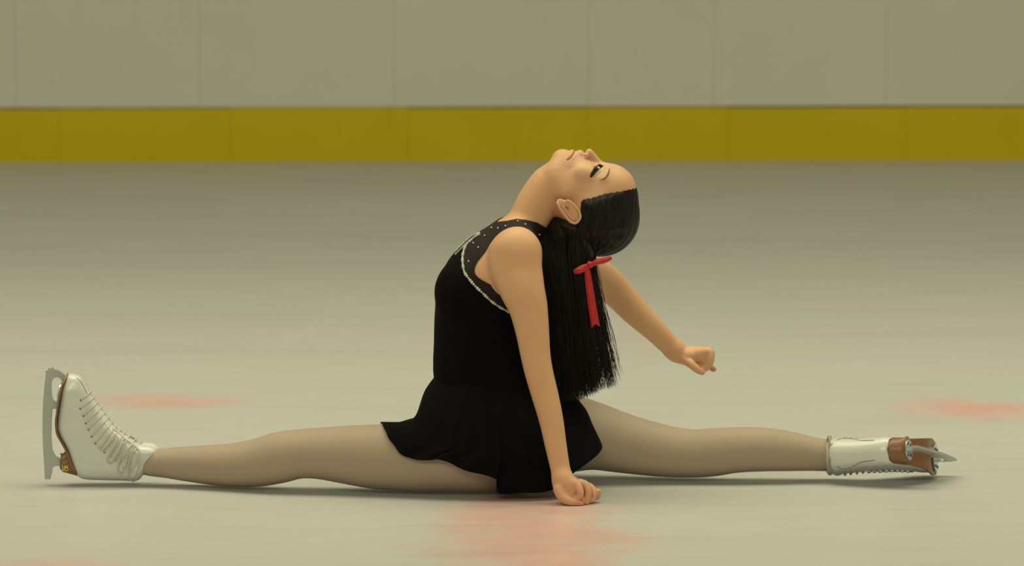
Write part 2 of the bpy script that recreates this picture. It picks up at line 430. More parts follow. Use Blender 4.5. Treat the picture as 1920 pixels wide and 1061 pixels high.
for i in range(len(xs)-1):
    top = Z_K + (0.004 if 4 <= i and abs((xs[i]+xs[i+1])/2-wx(599)) < .3 else (.0015*((i*7) % 3-1)))
    bm = bmesh.new(); bm_box(bm, xs[i]+.0002, xs[i+1]-.0002, WALL_Y-.012, WALL_Y+.012, -.01, top, .002)
    from_bm('kick_plate', bm, 'kick', wall, smooth=False)
bm = bmesh.new(); bm_box(bm, -ICE_X, ICE_X, WALL_Y-.03, WALL_Y+.16, Z_T, Z_T+.03, .008)
from_bm('cap_rail', bm, 'cap', wall, smooth=False)

# ------------------------------------------------------------------ the skater's body
YH = -0.01                                   # mid plane of head and torso
U2 = np.array([0.958, -0.287]); F2 = np.array([0.287, 0.958])    # head axes in (x, z): up the face, out of the face
HR = np.array([[U2[0], 0, U2[1]], [F2[0], 0, F2[1]], [0, 1, 0]])
def W(px, py, Y): return list(PX(px, py, Y))
def C(*rows, k=.02, sub=4, op='add', group='body'):
    """rows: px, py, Y, r_px, ry_px"""
    return Chain([W(x, y, Y)+[M(r, Y), M(ry, Y)] for x, y, Y, r, ry in rows], k, sub, op, group)
def HP(px, py, c): return W(px, py, YH-c/1000)
def E(px, py, c, rU, rF, rC, k=.012, op='add', group='head', ang=0):
    ca, sa = math.cos(ang), math.sin(ang)
    R = np.array([ca*HR[0]+sa*HR[1], -sa*HR[0]+ca*HR[1], HR[2]])
    return Ell(HP(px, py, c), R, (M(rU), M(rF), rC/1000), k, op, group)
def HC(*rows, k=.008, sub=4, op='add', group='head'):
    """rows: px, py, c_mm, r_px"""
    return Chain([HP(x, y, c)+[M(r), M(r)] for x, y, c, r in rows], k, sub, op, group)

torso = [
    C((955, 845, -.01, 66, 110), (952, 800, -.01, 84, 118), (925, 750, -.01, 86, 105), (906, 705, -.01, 90, 98), (902, 640, -.01, 86, 98),
      (905, 585, -.01, 87, 104), (911, 545, -.01, 87, 110), (926, 508, -.01, 74, 116), (946, 478, -.01, 60, 112), (964, 450, -.01, 44, 92), k=.03),
    E(870, 545, 62, 50, 50, 62, .03, ang=0), E(870, 545, -62, 50, 50, 62, .03),
    C((964, 452, -.05, 34, 34), (972, 458, -.12, 33, 30), (976, 468, -.155, 34, 32), k=.03),
    C((964, 446, .03, 34, 34), (990, 448, .11, 32, 30), (1008, 458, .155, 34, 32), k=.03),
]
neck = [C((980, 434, YH, 35, 50), (997, 401, YH, 38, 44), (1014, 373, YH, 40, 42), (1040, 345, YH, 41, 42), (1075, 345, YH, 38, 44), k=.02)]
head = [
    E(1118, 388, 0, 74, 78, 71, .02), E(1141, 346, 0, 40, 39, 56, .015), E(1152, 352, 0, 40, 38, 58, .015),
    E(1098, 336, 0, 46, 35, 57, .015), E(1096, 325, 36, 20, 16, 22, .015), E(1096, 325, -36, 20, 16, 22, .015),
    E(1080, 308, 0, 24, 24, 33, .015), E(1055, 296, 0, 13, 13.5, 18, .012), E(1062, 312, 0, 22, 20, 36, .015),
    HC((1053, 302, 8, 12), (1044, 322, 34, 13), (1056, 358, 48, 13), k=.026), HC((1053, 302, -8, 12), (1044, 322, -34, 13), (1056, 358, -48, 13), k=.026),
    # nose
    HC((1134, 312, 0, 6), (1124, 306, 0, 6), (1113, 294, 0, 6.5), (1105, 286.5, 0, 7.6), k=.007),
    E(1098, 291.5, 9, 6.5, 5.5, 6.5, .004), E(1098, 291.5, -9, 6.5, 5.5, 6.5, .004),
    # brow ridge and lids
    HC((1138, 316, 10, 6), (1139, 322, 30, 7), (1133, 336, 50, 6), k=.012), HC((1138, 316, -10, 6), (1139, 322, -30, 7), (1133, 336, -50, 6), k=.012),
    E(1121, 308, 30, 8, 5, 13, .010, 'sub'), E(1121, 308, -30, 8, 5, 13, .010, 'sub'),
    E(1122, 325, 31, 10, 10, 13, .005), E(1122, 325, -31, 10, 10, 13, .005),
    # lips
    HC((1088, 287.5, 0, 5.6), (1085, 291, 10, 5), (1076, 299, 22, 3), k=.005), HC((1088, 287.5, 0, 5.6), (1085, 291, -10, 5), (1076, 299, -22, 3), k=.005),
    HC((1074, 288, 0, 6.5), (1072, 292, 9, 6), (1070, 300, 20, 3), k=.005), HC((1074, 288, 0, 6.5), (1072, 292, -9, 6), (1070, 300, -20, 3), k=.005),
    HC((1080.5, 280, 0, 2.0), (1078.5, 285, 8, 2.0), (1074, 293, 17, 1.9), (1065, 301, 27, 1.5), k=.0012, op='sub'),
    HC((1080.5, 280, 0, 2.0), (1078.5, 285, -8, 2.0), (1074, 293, -17, 1.9), (1065, 301, -27, 1.5), k=.0012, op='sub'),
    E(1096, 285, 8, 3.2, 3.8, 4.2, .0015, 'sub'), E(1096, 285, -8, 3.2, 3.8, 4.2, .0015, 'sub'),
]
def ear(s):
    a = math.radians(0)
    def e(px, py, c, ra, rb, rc, k, op): # oriented with the ear's long axis
        R = np.array([[.66, 0, -.75], [.75, 0, .66], [0, 1, 0]])
        return Ell(HP(px, py, c*s), R, (M(ra), M(rb), rc/1000), k, op)
    helix = [(1064, 376), (1074, 382), (1085, 396), (1088, 408), (1080, 418), (1069, 415), (1058, 402), (1049, 390), (1045, 381)]
    return [e(1067, 397, 74, 27, 15, 6, .006, 'add'), e(1051, 380, 77, 8, 7, 4.5, .004, 'add'), e(1066, 396, 82, 17, 9, 5.5, .003, 'sub'),
            HC(*[(x, y, s*(81+.25*i), 2.5) for i, (x, y) in enumerate(helix)], k=.003),
            HC((1076, 412, 80*s, 2.2), (1068, 404, 80*s, 2.4), (1060, 393, 80*s, 2.4), (1056, 386, 79*s, 2), k=.003),
            HC((1060, 378, 78*s, 2.6), (1064, 385, 79*s, 2.6), (1067, 389, 78*s, 2), k=.003),
            e(1063, 391, 77, 4, 3, 6, .002, 'sub')]
head += ear(1)+ear(-1)

arm_near = [C((962, 480, -.165, 40, 38), (968, 505, -.17, 48, 40), (980, 545, -.185, 42, 38), (990, 575, -.19, 37, 35), (998, 620, -.195, 32, 31), (1004, 665, -.20, 28.5, 28),
              (1011, 700, -.205, 27, 27), (1023, 745, -.21, 25.5, 26), (1034, 790, -.22, 23, 23), (1043, 840, -.23, 20.5, 19), (1052, 885, -.24, 18.5, 15), (1056, 905, -.245, 19, 16), k=.025),
            C((960, 472, -.15, 36, 34), (968, 464, -.165, 34, 32), (974, 470, -.17, 34, 32), k=.03)]
arm_far = [C((1006, 462, .16, 38, 36), (1040, 478, .20, 40, 38), (1085, 500, .26, 38, 38), (1130, 525, .32, 34, 35), (1158, 549, .34, 30, 30),
             (1190, 583, .35, 27, 26), (1225, 617, .36, 22.5, 21), (1250, 642, .37, 20, 17), (1268, 659, .375, 19, 15), k=.025)]
def dig(Y, *rows, k=.003, ry=1.0):
    return Chain([W(x, y, Yp)+[M(r, Yp), M(r*ry, Yp)] for x, y, Yp, r in rows], k, 4)
# near hand: knuckles on the ice, fingers curled
YN = -.25
hand_near = [
    C((1055, 898, YN, 19, 16), (1060, 912, YN, 21, 18), (1066, 922, YN, 20, 20), k=.012),                      # palm
    C((1062, 905, YN-.005, 15, 13), (1076, 909, YN-.01, 12, 12), k=.012),
    C((1066, 905, YN+.01, 14, 14), (1098, 915, YN+.015, 12, 14), (1112, 922, YN+.02, 10, 12), k=.01),
    # thumb, lying along the ice
    dig(YN, (1048, 918, YN-.014, 11), (1056, 933, YN-.022, 10), (1070, 940, YN-.026, 8.4), (1082, 943, YN-.026, 7.4), (1089, 944.5, YN-.026, 6), k=.006),
    # index: knuckle, down, tip tucked back
    dig(YN, (1070, 904, YN-.012, 9), (1081, 908, YN-.017, 8.2), (1087, 919, YN-.024, 7.6), (1088, 928, YN-.025, 6.6), (1082, 933, YN-.022, 5.8), (1076, 932, YN-.018, 5), k=.002),
    # middle
    dig(YN, (1088, 905, YN+.002, 8), (1098, 909, YN-.004, 7.6), (1103, 920, YN-.010, 7.0), (1102, 932, YN-.012, 6.6), (1099, 943, YN-.012, 5.6), k=.0015),
    # ring
    dig(YN, (1098, 910, YN+.018, 8), (1108, 914, YN+.012, 7), (1114, 924, YN+.004, 6.6), (1112, 935, YN+.002, 6), (1107, 938, YN, 5), k=.0015),
    # little finger, bent outwards
    dig(YN, (1104, 920, YN+.03, 7.5), (1114, 929, YN+.022, 6.6), (1120, 930, YN+.018, 6.4), (1122, 921, YN+.014, 5.6), k=.002),
]
hand_near.append(C((1084, 928, YN-.008, 8, 10), (1093, 938, YN-.006, 7, 10), (1100, 938, YN-.004, 6, 9), k=.003))
hand_near.append(C((1072, 918, YN+.002, 12, 14), (1092, 926, YN+.012, 10, 12), (1104, 930, YN+.014, 7, 10), k=.004))
# far hand: loose fist held in the air
YF = .385
hand_far = [
    C((1264, 656, .375, 18, 15), (1282, 666, YF, 18, 19), (1304, 667, YF, 18, 24), (1318, 665, YF, 15, 24), k=.012),
    dig(YF, (1310, 662, YF-.022, 11), (1329, 660, YF-.024, 8.6), (1331, 672, YF-.028, 8), (1327, 685, YF-.028, 7.2), (1315, 690, YF-.024, 6.4), (1304, 686, YF-.018, 6), k=.003),
    dig(YF, (1310, 662, YF-.004, 10), (1330, 659, YF-.004, 8.4), (1332, 672, YF-.006, 8), (1326, 688, YF-.006, 7), (1312, 692, YF-.004, 6.4), k=.003),
    dig(YF, (1308, 664, YF+.014, 10), (1328, 662, YF+.014, 8), (1330, 675, YF+.014, 7.4), (1323, 688, YF+.012, 6.6), (1310, 690, YF+.01, 6), k=.003),
    dig(YF, (1306, 668, YF+.030, 9), (1322, 666, YF+.031, 7.4), (1326, 680, YF+.028, 6.8), (1335, 690, YF+.02, 6), (1338, 692, YF+.016, 5.4), k=.003),
    C((1290, 666, YF-.008, 16, 21), (1316, 667, YF-.007, 15, 22), (1320, 680, YF, 9, 22), k=.004),
    dig(YF, (1282, 672, YF-.02, 10), (1294, 681, YF-.034, 8.6), (1303, 689, YF-.038, 7.6), (1311, 695, YF-.038, 6.8), (1317, 698, YF-.036, 5.6), k=.003),
]
leg_front = [C((965, 848, -.05, 68, 75), (905, 855, -.085, 66, 72), (850, 857.5, -.085, 63.5, 68), (790, 859, -.082, 61.5, 63), (745, 857.5, -.08, 61, 60), (700, 856, -.075, 58.5, 57),
               (650, 852.5, -.065, 53, 53), (600, 850, -.055, 46.5, 49), (560, 851, -.05, 44.5, 47), (525, 857.5, -.045, 46.5, 46), (485, 867, -.03, 43.5, 45), (440, 871.5, -.01, 39.5, 41),
               (400, 871.5, .005, 36, 37), (350, 869.5, .02, 31, 31), (318, 868, .03, 27, 28), (294, 867.5, .037, 24.5, 25), (275, 867, .042, 22, 22), (255, 867, .047, 15, 15), k=.03)]
leg_rear = [C((985, 810, .07, 78, 80), (1060, 812, .09, 72, 78), (1110, 817, .10, 62, 72), (1160, 829, .105, 55, 64), (1205, 838.5, .10, 50.5, 57), (1250, 846, .095, 46.5, 51), (1295, 850, .09, 43.5, 47),
              (1335, 848, .085, 43.5, 45), (1380, 843.5, .08, 41, 42), (1430, 842.5, .08, 39.5, 40), (1475, 845.5, .08, 36, 36), (1515, 850, .085, 31, 32), (1550, 854, .09, 27.5, 28), (1578, 858, .09, 24, 24), (1600, 860, .085, 20, 20), k=.03)]

body_prims = torso+leg_front+leg_rear+arm_near+arm_far+neck+head+hand_near+hand_far
V, F = mesh_sdf(body_prims, .0022, steps=[
    [(-99, .0034), (-.12, .0024), (.035, .0013), (.30, .0022), (.50, .0034)],
    [(-99, .0017), (-.215, .0022), (-.10, .0015), (.085, .0024)],
    [(-99, .0016), (.055, .0026), (.56, .0014)]])
V1 = smooth_np(V, F, 1, .5); V2 = smooth_np(V1, F, 14, .6)
keep = ((V[:, 0] > .02) & (V[:, 2] > .62)) | ((V[:, 2] < .075) & (V[:, 1] < -.17) & (V[:, 0] > .08)) | ((V[:, 0] > .35) & (V[:, 1] > .28))
V = np.where(keep[:, None], V1, V2)
V[:, 2] = np.maximum(V[:, 2], .0015)
def head_px(V):
    Q = V.copy(); m = Q[:, 1] > YH; Q[m, 1] = 2*YH-Q[m, 1]; return proj(Q)
hm = (V[:, 0] > .04) & (V[:, 2] > .62) & (np.abs(V[:, 1]-YH) < .09)
hN = normals_np(V, F)[hm]; hp_ = head_px(V[hm]); disp = np.zeros(hm.sum())
def line_dist(P, pts):
    d = np.full(len(P), 1e9)
    for a, b in zip(pts[:-1], pts[1:]):
        a, b = np.array(a, float), np.array(b, float); ab = b-a; t = np.clip((P-a)@ab/(ab@ab), 0, 1)
        d = np.minimum(d, np.hypot(*(P-a-t[:, None]*ab).T))
    return d
MOUTH = [(1078.5, 279), (1077, 284), (1074.5, 289), (1071, 294.5), (1064.5, 300)]
dm = line_dist(hp_, MOUTH)
disp -= .0030*np.exp(-(dm/1.5)**2)
disp += .0016*np.exp(-(line_dist(hp_, [(1074, 286), (1069, 292), (1065, 297)])/3.4)**2)+.0013*np.exp(-(line_dist(hp_, [(1083, 285), (1079, 291), (1074, 297)])/3.2)**2)
disp -= .0025*np.exp(-(line_dist(hp_, [(1091, 291), (1095, 297), (1102, 299)])/2.2)**2)     # crease round the nostril wing
disp -= .0012*np.exp(-(line_dist(hp_, [(1113, 334), (1124, 326), (1134, 313)])/1.6)**2)     # fold of the upper lid
V[hm] += hN*disp[:, None]
body_me = mesh_np('person', V, F)
person = link('person', body_me, 'skin')
person['label'] = 'young woman figure skater in a black dress doing the splits on ice, head thrown back'
person['category'] = 'person'
BN = normals_np(V, F)
# skin tones: lips, blush, palms
pp = proj(V)
tone = np.tile(np.array([.69, .395, .225]), (len(V), 1))
def blot(px, py, rx, ry, col, w, ang=0., ylim=None):
    dx, dy = pp[:, 0]-px, pp[:, 1]-py; c, s = math.cos(ang), math.sin(ang)
    r = ((dx*c+dy*s)/rx)**2+((-dx*s+dy*c)/ry)**2
    f = np.clip(w*np.exp(-r*r), 0, 1)
    if ylim: f = f*((V[:, 1] > ylim[0]) & (V[:, 1] < ylim[1]))
    global tone
    tone = tone*(1-f[:, None])+np.array(col)*f[:, None]
blot(1106, 318, 62, 34, (.69, .415, .26), .7)
blot(1082, 330, 26, 14, (.67, .36, .23), .5)
blot(1068, 294, 6.5, 9, (.66, .29, .23), .85, .5)
blot(1087, 291, 7.5, 7, (.63, .33, .28), .8)
blot(1108, 292, 8, 9, (.62, .35, .27), .6)
blot(1080, 925, 48, 30, (.67, .36, .24), .7, ylim=(-.35, -.18))
blot(1086, 944, 10, 6, (.58, .22, .14), .7, ylim=(-.35, -.2))
blot(1305, 675, 36, 28, (.69, .39, .25), .6, ylim=(.3, .5))
blot(1338, 692, 7, 7, (.62, .22, .12), .7, ylim=(.3, .5))
blot(1132, 320, 9, 12, (.55, .40, .22), .5)
fm = np.zeros(len(V)); fm[hm] = np.exp(-(dm/1.1)**2)*.85  # dark red mouth line, with the shade of the crease put into the colour
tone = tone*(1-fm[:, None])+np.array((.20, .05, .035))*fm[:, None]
ca = body_me.color_attributes.new('skin_tone', 'FLOAT_COLOR', 'POINT')
ca.data.foreach_set('color', np.concatenate([tone, np.ones((len(V), 1))], 1).astype(np.float32).ravel())

bvh_body = BVHTree.FromPolygons([tuple(p) for p in V], F.tolist())
def ray(bvh, px, py, lift=0.0):
    d = (CROT @ Vector(((px-960)/FPX, (530.5-py)/FPX, -1.0))).normalized()
    p, n, i, t = bvh.ray_cast(CAM, d)
    if p is None: return None, None
    if n.dot(d) > 0: n = -n
    return p+n*lift, n
def mirror_head(p): return Vector((p.x, 2*YH-p.y, p.z))

# tights: a second skin over both legs and hips
leg_prims = leg_front+leg_rear
Vt, Ft = mesh_sdf(leg_prims, .004)
Vt = smooth_np(Vt, Ft, 2)
Vt = Vt+normals_np(Vt, Ft)*.0028; Vt[:, 2] = np.maximum(Vt[:, 2], .0008)
link('tights', mesh_np('tights', Vt, Ft), 'tights', person)['label'] = 'sheer beige tights'

# ------------------------------------------------------------------ dress
Vb, Fb = mesh_sdf(torso+[neck[0]], .003, lo=np.array([-.25, -.3, .1]), hi=np.array([.20, .3, .75]))
Vb = smooth_np(Vb, Fb, 3); Nb = normals_np(Vb, Fb)
near_pts = Vb.copy(); mir = Vb[:, 1] > YH; near_pts[mir, 1] = 2*YH-near_pts[mir, 1]     # garment cut is symmetric
pb = proj(near_pts)
OUT = [(780, 740), (780, 500), (850, 440), (900, 400), (931, 400), (929, 418), (953, 415.5), (968, 412), (988, 413.5), (1006, 417), (1030, 430), (1060, 470), (1060, 740)]
HOLE = [(966, 428), (943, 438), (917, 466), (897, 489), (890, 507), (897, 520), (917, 532), (938, 541), (975, 560), (1010, 540), (1024, 505), (1014, 471), (1001, 443), (983, 428)]
BEADL = [(899, 438), (876, 459), (869, 476), (868, 492), (871, 510), (879, 522), (892, 537), (904, 548), (922, 565), (943, 579), (962, 588), (1080, 600)]
HOLE = catmull(HOLE+[HOLE[0]], 4)[:-1]
f = np.minimum(poly_sd(pb, OUT), -poly_sd(pb, HOLE))
f2 = poly_sd(pb, BEADL+[(1080, 380), (906, 380), (899, 420)])     # > 0: yoke
Vg = Vb+Nb*.004
def with_field(Vg, f1, fa):
    m = f1
    return clip_mesh(Vg, Fb, np.minimum(m, fa))
Vv, Fv = with_field(Vg, f, -f2); Vy, Fy = with_field(Vg-Nb*.0012, f, f2+.6)
dress_me = mesh_np('dress', Vv, Fv)
dress = link('dress', dress_me, 'velvet', person); dress['label'] = 'black velvet skating dress with a flared skirt'
s = dress.modifiers.new('thickness', 'SOLIDIFY'); s.thickness = .002; s.offset = -1
yoke = link('yoke', mesh_np('yoke', Vy, Fy), 'yoke', dress); yoke['label'] = 'dark brown see-through yoke set with rhinestones'
s = yoke.modifiers.new('thickness', 'SOLIDIFY'); s.thickness = .0015; s.offset = -1
bvh_y = BVHTree.FromPolygons([tuple(p) for p in Vg], Fb.tolist())

def bead_mesh(r):
    bm = bmesh.new(); bmesh.ops.create_icosphere(bm, subdivisions=2, radius=r)
    me = bpy.data.meshes.new('bead'); bm.to_mesh(me); bm.free(); me.materials.append(MAT['bead'])
    me.polygons.foreach_set('use_smooth', [True]*len(me.polygons)); return me
bmesh_ = bead_mesh(.0034)
line = catmull(BEADL[:11], 16)
acc = 0; last = None; cnt = 0
for q in line:
    p, n = ray(bvh_y, q[0], q[1], .0015)
    if p is None: continue
    if last is None or (p-last).length > .0056:
        o = bpy.data.objects.new('bead', bmesh_); COL.objects.link(o); o.parent = dress
        sc = 1.0 + .18*math.sin(cnt*1.7); o.location = p; o.scale = (sc, 1, sc); last = p; cnt += 1
small = bead_mesh(.0021)
for q in catmull([(897, 437), (884, 444), (872, 454), (862, 464), (852, 474)], 6):
    for off in (0, 5):
        p, n = ray(bvh_y, q[0]+off*.5, q[1]+off*.6, .001)
        if p is None: continue
        o = bpy.data.objects.new('bead', small); COL.objects.link(o); o.parent = dress; o.location = p
bm = bmesh.new(); bmesh.ops.create_icosphere(bm, subdivisions=1, radius=.0022)
st_me = bpy.data.meshes.new('rhinestone'); bm.to_mesh(st_me); bm.free(); st_me.materials.append(MAT['stone'])
for (x, y) in [(971, 415), (922, 427), (909, 442), (888, 456), (897, 464), (879, 490), (939, 552), (1011, 440), (934, 428), (948, 424), (985, 421)]:
    p, n = ray(bvh_y, x, y, .001)
    if p is None: continue
    o = bpy.data.objects.new('rhinestone', st_me); COL.objects.link(o); o.parent = dress; o.location = p

SK = [
 [(817,704,0),(797,733,-.01),(780,781,-.03),(757,791,-.04),(716,793,-.05)],
 [(819,706,-.03),(797,738,-.05),(780,778,-.07),(757,790,-.08),(716.5,791.5,-.088)],
 [(823,710,-.055),(800,745,-.09),(777,790,-.125),(722,806,-.130)],
 [(835,716,-.085),(818,755,-.13),(790,815,-.16),(737,833,-.158)],
 [(855,720,-.115),(845,765,-.155),(815,830,-.175),(760,856,-.172)],
 [(875,722,-.13),(865,775,-.17),(850,835,-.19),(800,863,-.188)],
 [(890,722,-.135),(890,775,-.175),(880,838,-.195),(823,861,-.195)],
 [(905,722,-.135),(912,780,-.18),(920,845,-.205),(874,882,-.205)],
 [(916,722,-.13),(930,785,-.18),(938,855,-.21),(931,899,-.212)],
 [(925,721,-.13),(940,785,-.18),(945,855,-.205),(933,924,-.205)],
 [(940,720,-.12),(965,785,-.175),(975,850,-.205),(978,924,-.208)],
 [(962,718,-.10),(990,780,-.16),(1010,845,-.195),(1035,919,-.2)],
 [(980,715,-.075),(1020,768,-.12),(1050,820,-.15),(1080,884,-.15)],
 [(993,712,-.045),(1045,752,-.08),(1080,800,-.09),(1122,851,-.08)],
 [(998,708,-.02),(1062,732,-.02),(1096,765,-.01),(1128,832,-.02)],
 [(993,703,.04),(1050,733,.07),(1085,770,.11),(1112,812,.14)],
 [(965,697,.1),(1000,735,.16),(1020,780,.20),(1030,825,.22)],
 [(893,694,.125),(893,740,.17),(890,790,.19),(870,820,.19)],
 [(840,698,.09),(815,730,.12),(800,775,.13),(750,800,.09)]]
nc = len(SK); cols = []
for c in SK:
    if len(c) == 4: c = c[:3]+[tuple((a+b)/2 for a, b in zip(c[2], c[3]))]+c[3:]
    cc = np.array([list(PX(*q)) for q in c]); cols.append(catmull(cc, 7))
cols = np.array(cols); nr = cols.shape[1]; per = 8; ring = []
for i in range(nc):
    p0, p1, p2, p3 = cols[(i-1) % nc], cols[i], cols[(i+1) % nc], cols[(i+2) % nc]
    for k in range(per):
        t = k/per
        if i == 8: r = p1*(1-t)+p2*t
        else: r = .5*((2*p1)+(-p0+p2)*t+(2*p0-5*p1+4*p2-p3)*t*t+(-p0+3*p1-3*p2+p3)*t**3)
        ring.append(r)
ring = np.array(ring); n = len(ring)
cent = ring.mean(0)
for j in range(nr):
    tt = j/(nr-1); a = np.arange(n)/n*2*math.pi
    dirv = ring[:, j]-cent[j]; dirv[:, 2] = 0; dirv /= np.linalg.norm(dirv, axis=1, keepdims=True)
    ring[:, j] += dirv*(np.sin(a*17)*.004*tt**1.5)[:, None]*np.abs(dirv[:, 1:2])
VS = ring.reshape(-1, 3); FS = [[i*nr+j, ((i+1) % n)*nr+j, ((i+1) % n)*nr+j+1, i*nr+j+1] for i in range(n) for j in range(nr-1)]
VS[:, 2] = np.maximum(VS[:, 2], .003)
skirt = link('skirt', mesh_np('skirt', VS, FS), 'velvet', dress)
s = skirt.modifiers.new('thickness', 'SOLIDIFY'); s.thickness = .002; s.offset = 1

# ------------------------------------------------------------------ hair
HAIRP = [(1189, 340), (1178, 344), (1169, 347), (1146, 357), (1124, 363), (1108, 369), (1094, 371), (1088, 378), (1089, 393), (1087, 405), (1078, 421), (1067, 415), (1056, 410), (1046, 409), (1024, 424), (1018, 470), (1050, 520), (1240, 520), (1240, 320)]
HG = [M(1)]
def hair_cut(X, d):
    Xn = X.copy(); m = Xn[:, 1] > YH; Xn[m, 1] = 2*YH-Xn[m, 1]
    s = -poly_sd(proj(Xn), HAIRP)*M(1)
    d = d+np.clip(.016+s, 0, .016)*.55
    h = np.maximum(.003-np.abs(d-s), 0)/.003
    return np.maximum(d, s)+h*h*.003*.25
def hair_groove(X, d):
    q = X-np.array(HP(1118, 388, 0)); a = np.arctan2(q@HR[2], q@HR[0]+.02)
    g = np.sin(a*38+np.sin(X[:, 2]*60)*1.2)*.0007+np.sin(a*91)*.0004
    return d+g
def fall_groove(X, d):
    g = np.sin(X[:, 0]*520+np.sin(X[:, 2]*22)*2.2+X[:, 1]*300)*.0012+np.sin(X[:, 0]*1170+np.sin(X[:, 2]*31)*1.5)*.0006
    w = np.clip((.52-X[:, 2])/.05, 0, 1); return d+g*w
cap = [E(1118, 390, 0, 79, 85, 78, .01), E(1146, 358, 0, 42, 42, 60, .02), E(1116, 408, 0, 74, 66, 76, .02), E(1080, 420, 0, 36, 32, 62, .02), E(1130, 410, 0, 68, 70, 68, .01)]
cap_prims = cap+[Func(hair_groove), Func(hair_cut)]
Vh, Fh = mesh_sdf(cap_prims, .0022)
hair = link('hair', mesh_np('hair', Vh, Fh), 'hair', person); hair['label'] = 'long dark brown hair hanging straight down the back'
fall = [C((1054, 428, -.01, 26, 38), (1047, 445, -.01, 28, 34), (1044, 485, -.015, 31, 30), (1047, 540, -.02, 34, 26), (1050, 600, -.02, 33, 24), (1056, 655, -.02, 30, 20), (1064, 700, -.02, 22, 16), (1073, 728, -.02, 9, 9), k=.02),
        C((1092, 440, -.01, 34, 54), (1084, 500, -.02, 31, 40), (1086, 560, -.025, 29, 34), (1092, 620, -.025, 29, 28), (1096, 660, -.025, 22, 20), (1099, 690, -.025, 11, 12), k=.02)]
Vh2, Fh2 = mesh_sdf(fall, .003)
Vh2 = smooth_np(Vh2, Fh2, 4)
link('hair_fall', mesh_np('hair_fall', Vh2, Fh2), 'hair', hair)

def strands(name, curves, r0, parent, seg=3):
    VV, FF = [], []; base = 0
    for c in curves:
        c = np.asarray(c); n = len(c); t = np.gradient(c, axis=0); t /= np.linalg.norm(t, axis=1, keepdims=True)+1e-12
        a = np.cross(t, [0, 1, 0]); a /= np.linalg.norm(a, axis=1, keepdims=True)+1e-12; b = np.cross(t, a)
        rr = r0*np.linspace(1, .15, n)**.7
        for k in range(seg):
            an = 2*math.pi*k/seg; VV.append(c+(a*math.cos(an)+b*math.sin(an))*rr[:, None])
        for k in range(seg):
            k2 = (k+1) % seg; i = np.arange(n-1)
            FF.append(np.stack([base+k*n+i, base+k2*n+i, base+k2*n+i+1, base+k*n+i+1], 1))
        base += seg*n
    o = link(name, mesh_np(name, np.concatenate(VV), np.concatenate(FF)), 'hair', parent); o['kind'] = 'stuff'; return o
def P3(px, py, Y): return np.array(PX(px, py, Y))
cv = []
R = random.Random(3)
for i in range(2600):
    u = R.random(); yy = R.uniform(-.096, -.03) if R.random() < .85 else R.uniform(-.03, .03)
    edge_ = abs(2*u-1)**3; yy = yy*(1-edge_)+(-.045)*edge_
    x0 = 1018+u*93; xe = 1043+u*106+R.gauss(0, 4.5)+(R.uniform(0, 14) if u > .8 else 0); fr = max(0, u-.75)*4
    ye = 742-48*max(0, u-.35)+(-60*R.random()**2+12)*(1-.2*u)
    y0_ = R.uniform(428, 458); f0_ = .9 if x0 > 1068 else .45
    bow_ = R.uniform(-4, 4); crl = R.gauss(0, 3.0)
    if fr > 0 and R.random() < fr*.7: continue
    pts = []
    for t in (0, .15, .35, .55, .75, .9, 1):
        x = x0+(xe-x0)*(t**1.35)+bow_*math.sin(math.pi*t)+crl*math.sin(2.2*math.pi*t)*t+R.gauss(0, .4)
        pts.append(P3(x, y0_+(ye-y0_)*t, yy*(f0_+(1-f0_)*min(1, t*5))))
    cv.append(catmull(pts, 3))
strands('loose_strands', cv, .00085, hair)
# combed strands lying on the cap, from the hairline to the ribbon
bvh_cap = BVHTree.FromPolygons([tuple(p) for p in Vh], Fh.tolist())
HO = Vector(HP(1118, 396, 0)); G = P3(1112, 492, -.04)
cv = []
edge = [(1188, 343), (1178, 346), (1169, 349), (1146, 359), (1124, 365), (1108, 371), (1095, 374), (1090, 385), (1090, 400), (1084, 415), (1068, 418)]
ed = catmull(edge, 30)
for i in range(340):
    q = ed[R.randrange(len(ed))]; q = (q[0]+R.uniform(-1, 1), q[1]+R.uniform(3 if q[0] < 1150 else 9, 26))
    p, nn = ray(bvh_cap, q[0], q[1])
    if p is None: continue
    pts = []; tgt = Vector(G)
    for k in range(9):
        t = k/8; m = p.lerp(tgt, t); d = (m-HO); d.normalize()
        hp = bvh_cap.ray_cast(HO+d*.2, -d)[0]
        if hp is None: continue
        pts.append(np.array(hp+d*.0006))
    if len(pts) > 5:
        cv.append(np.array(pts)); 
        if R.random() < .4: cv.append(np.array([[a[0], 2*YH-a[1], a[2]] for a in pts]))
strands('combed_strands', cv, .0008, hair)

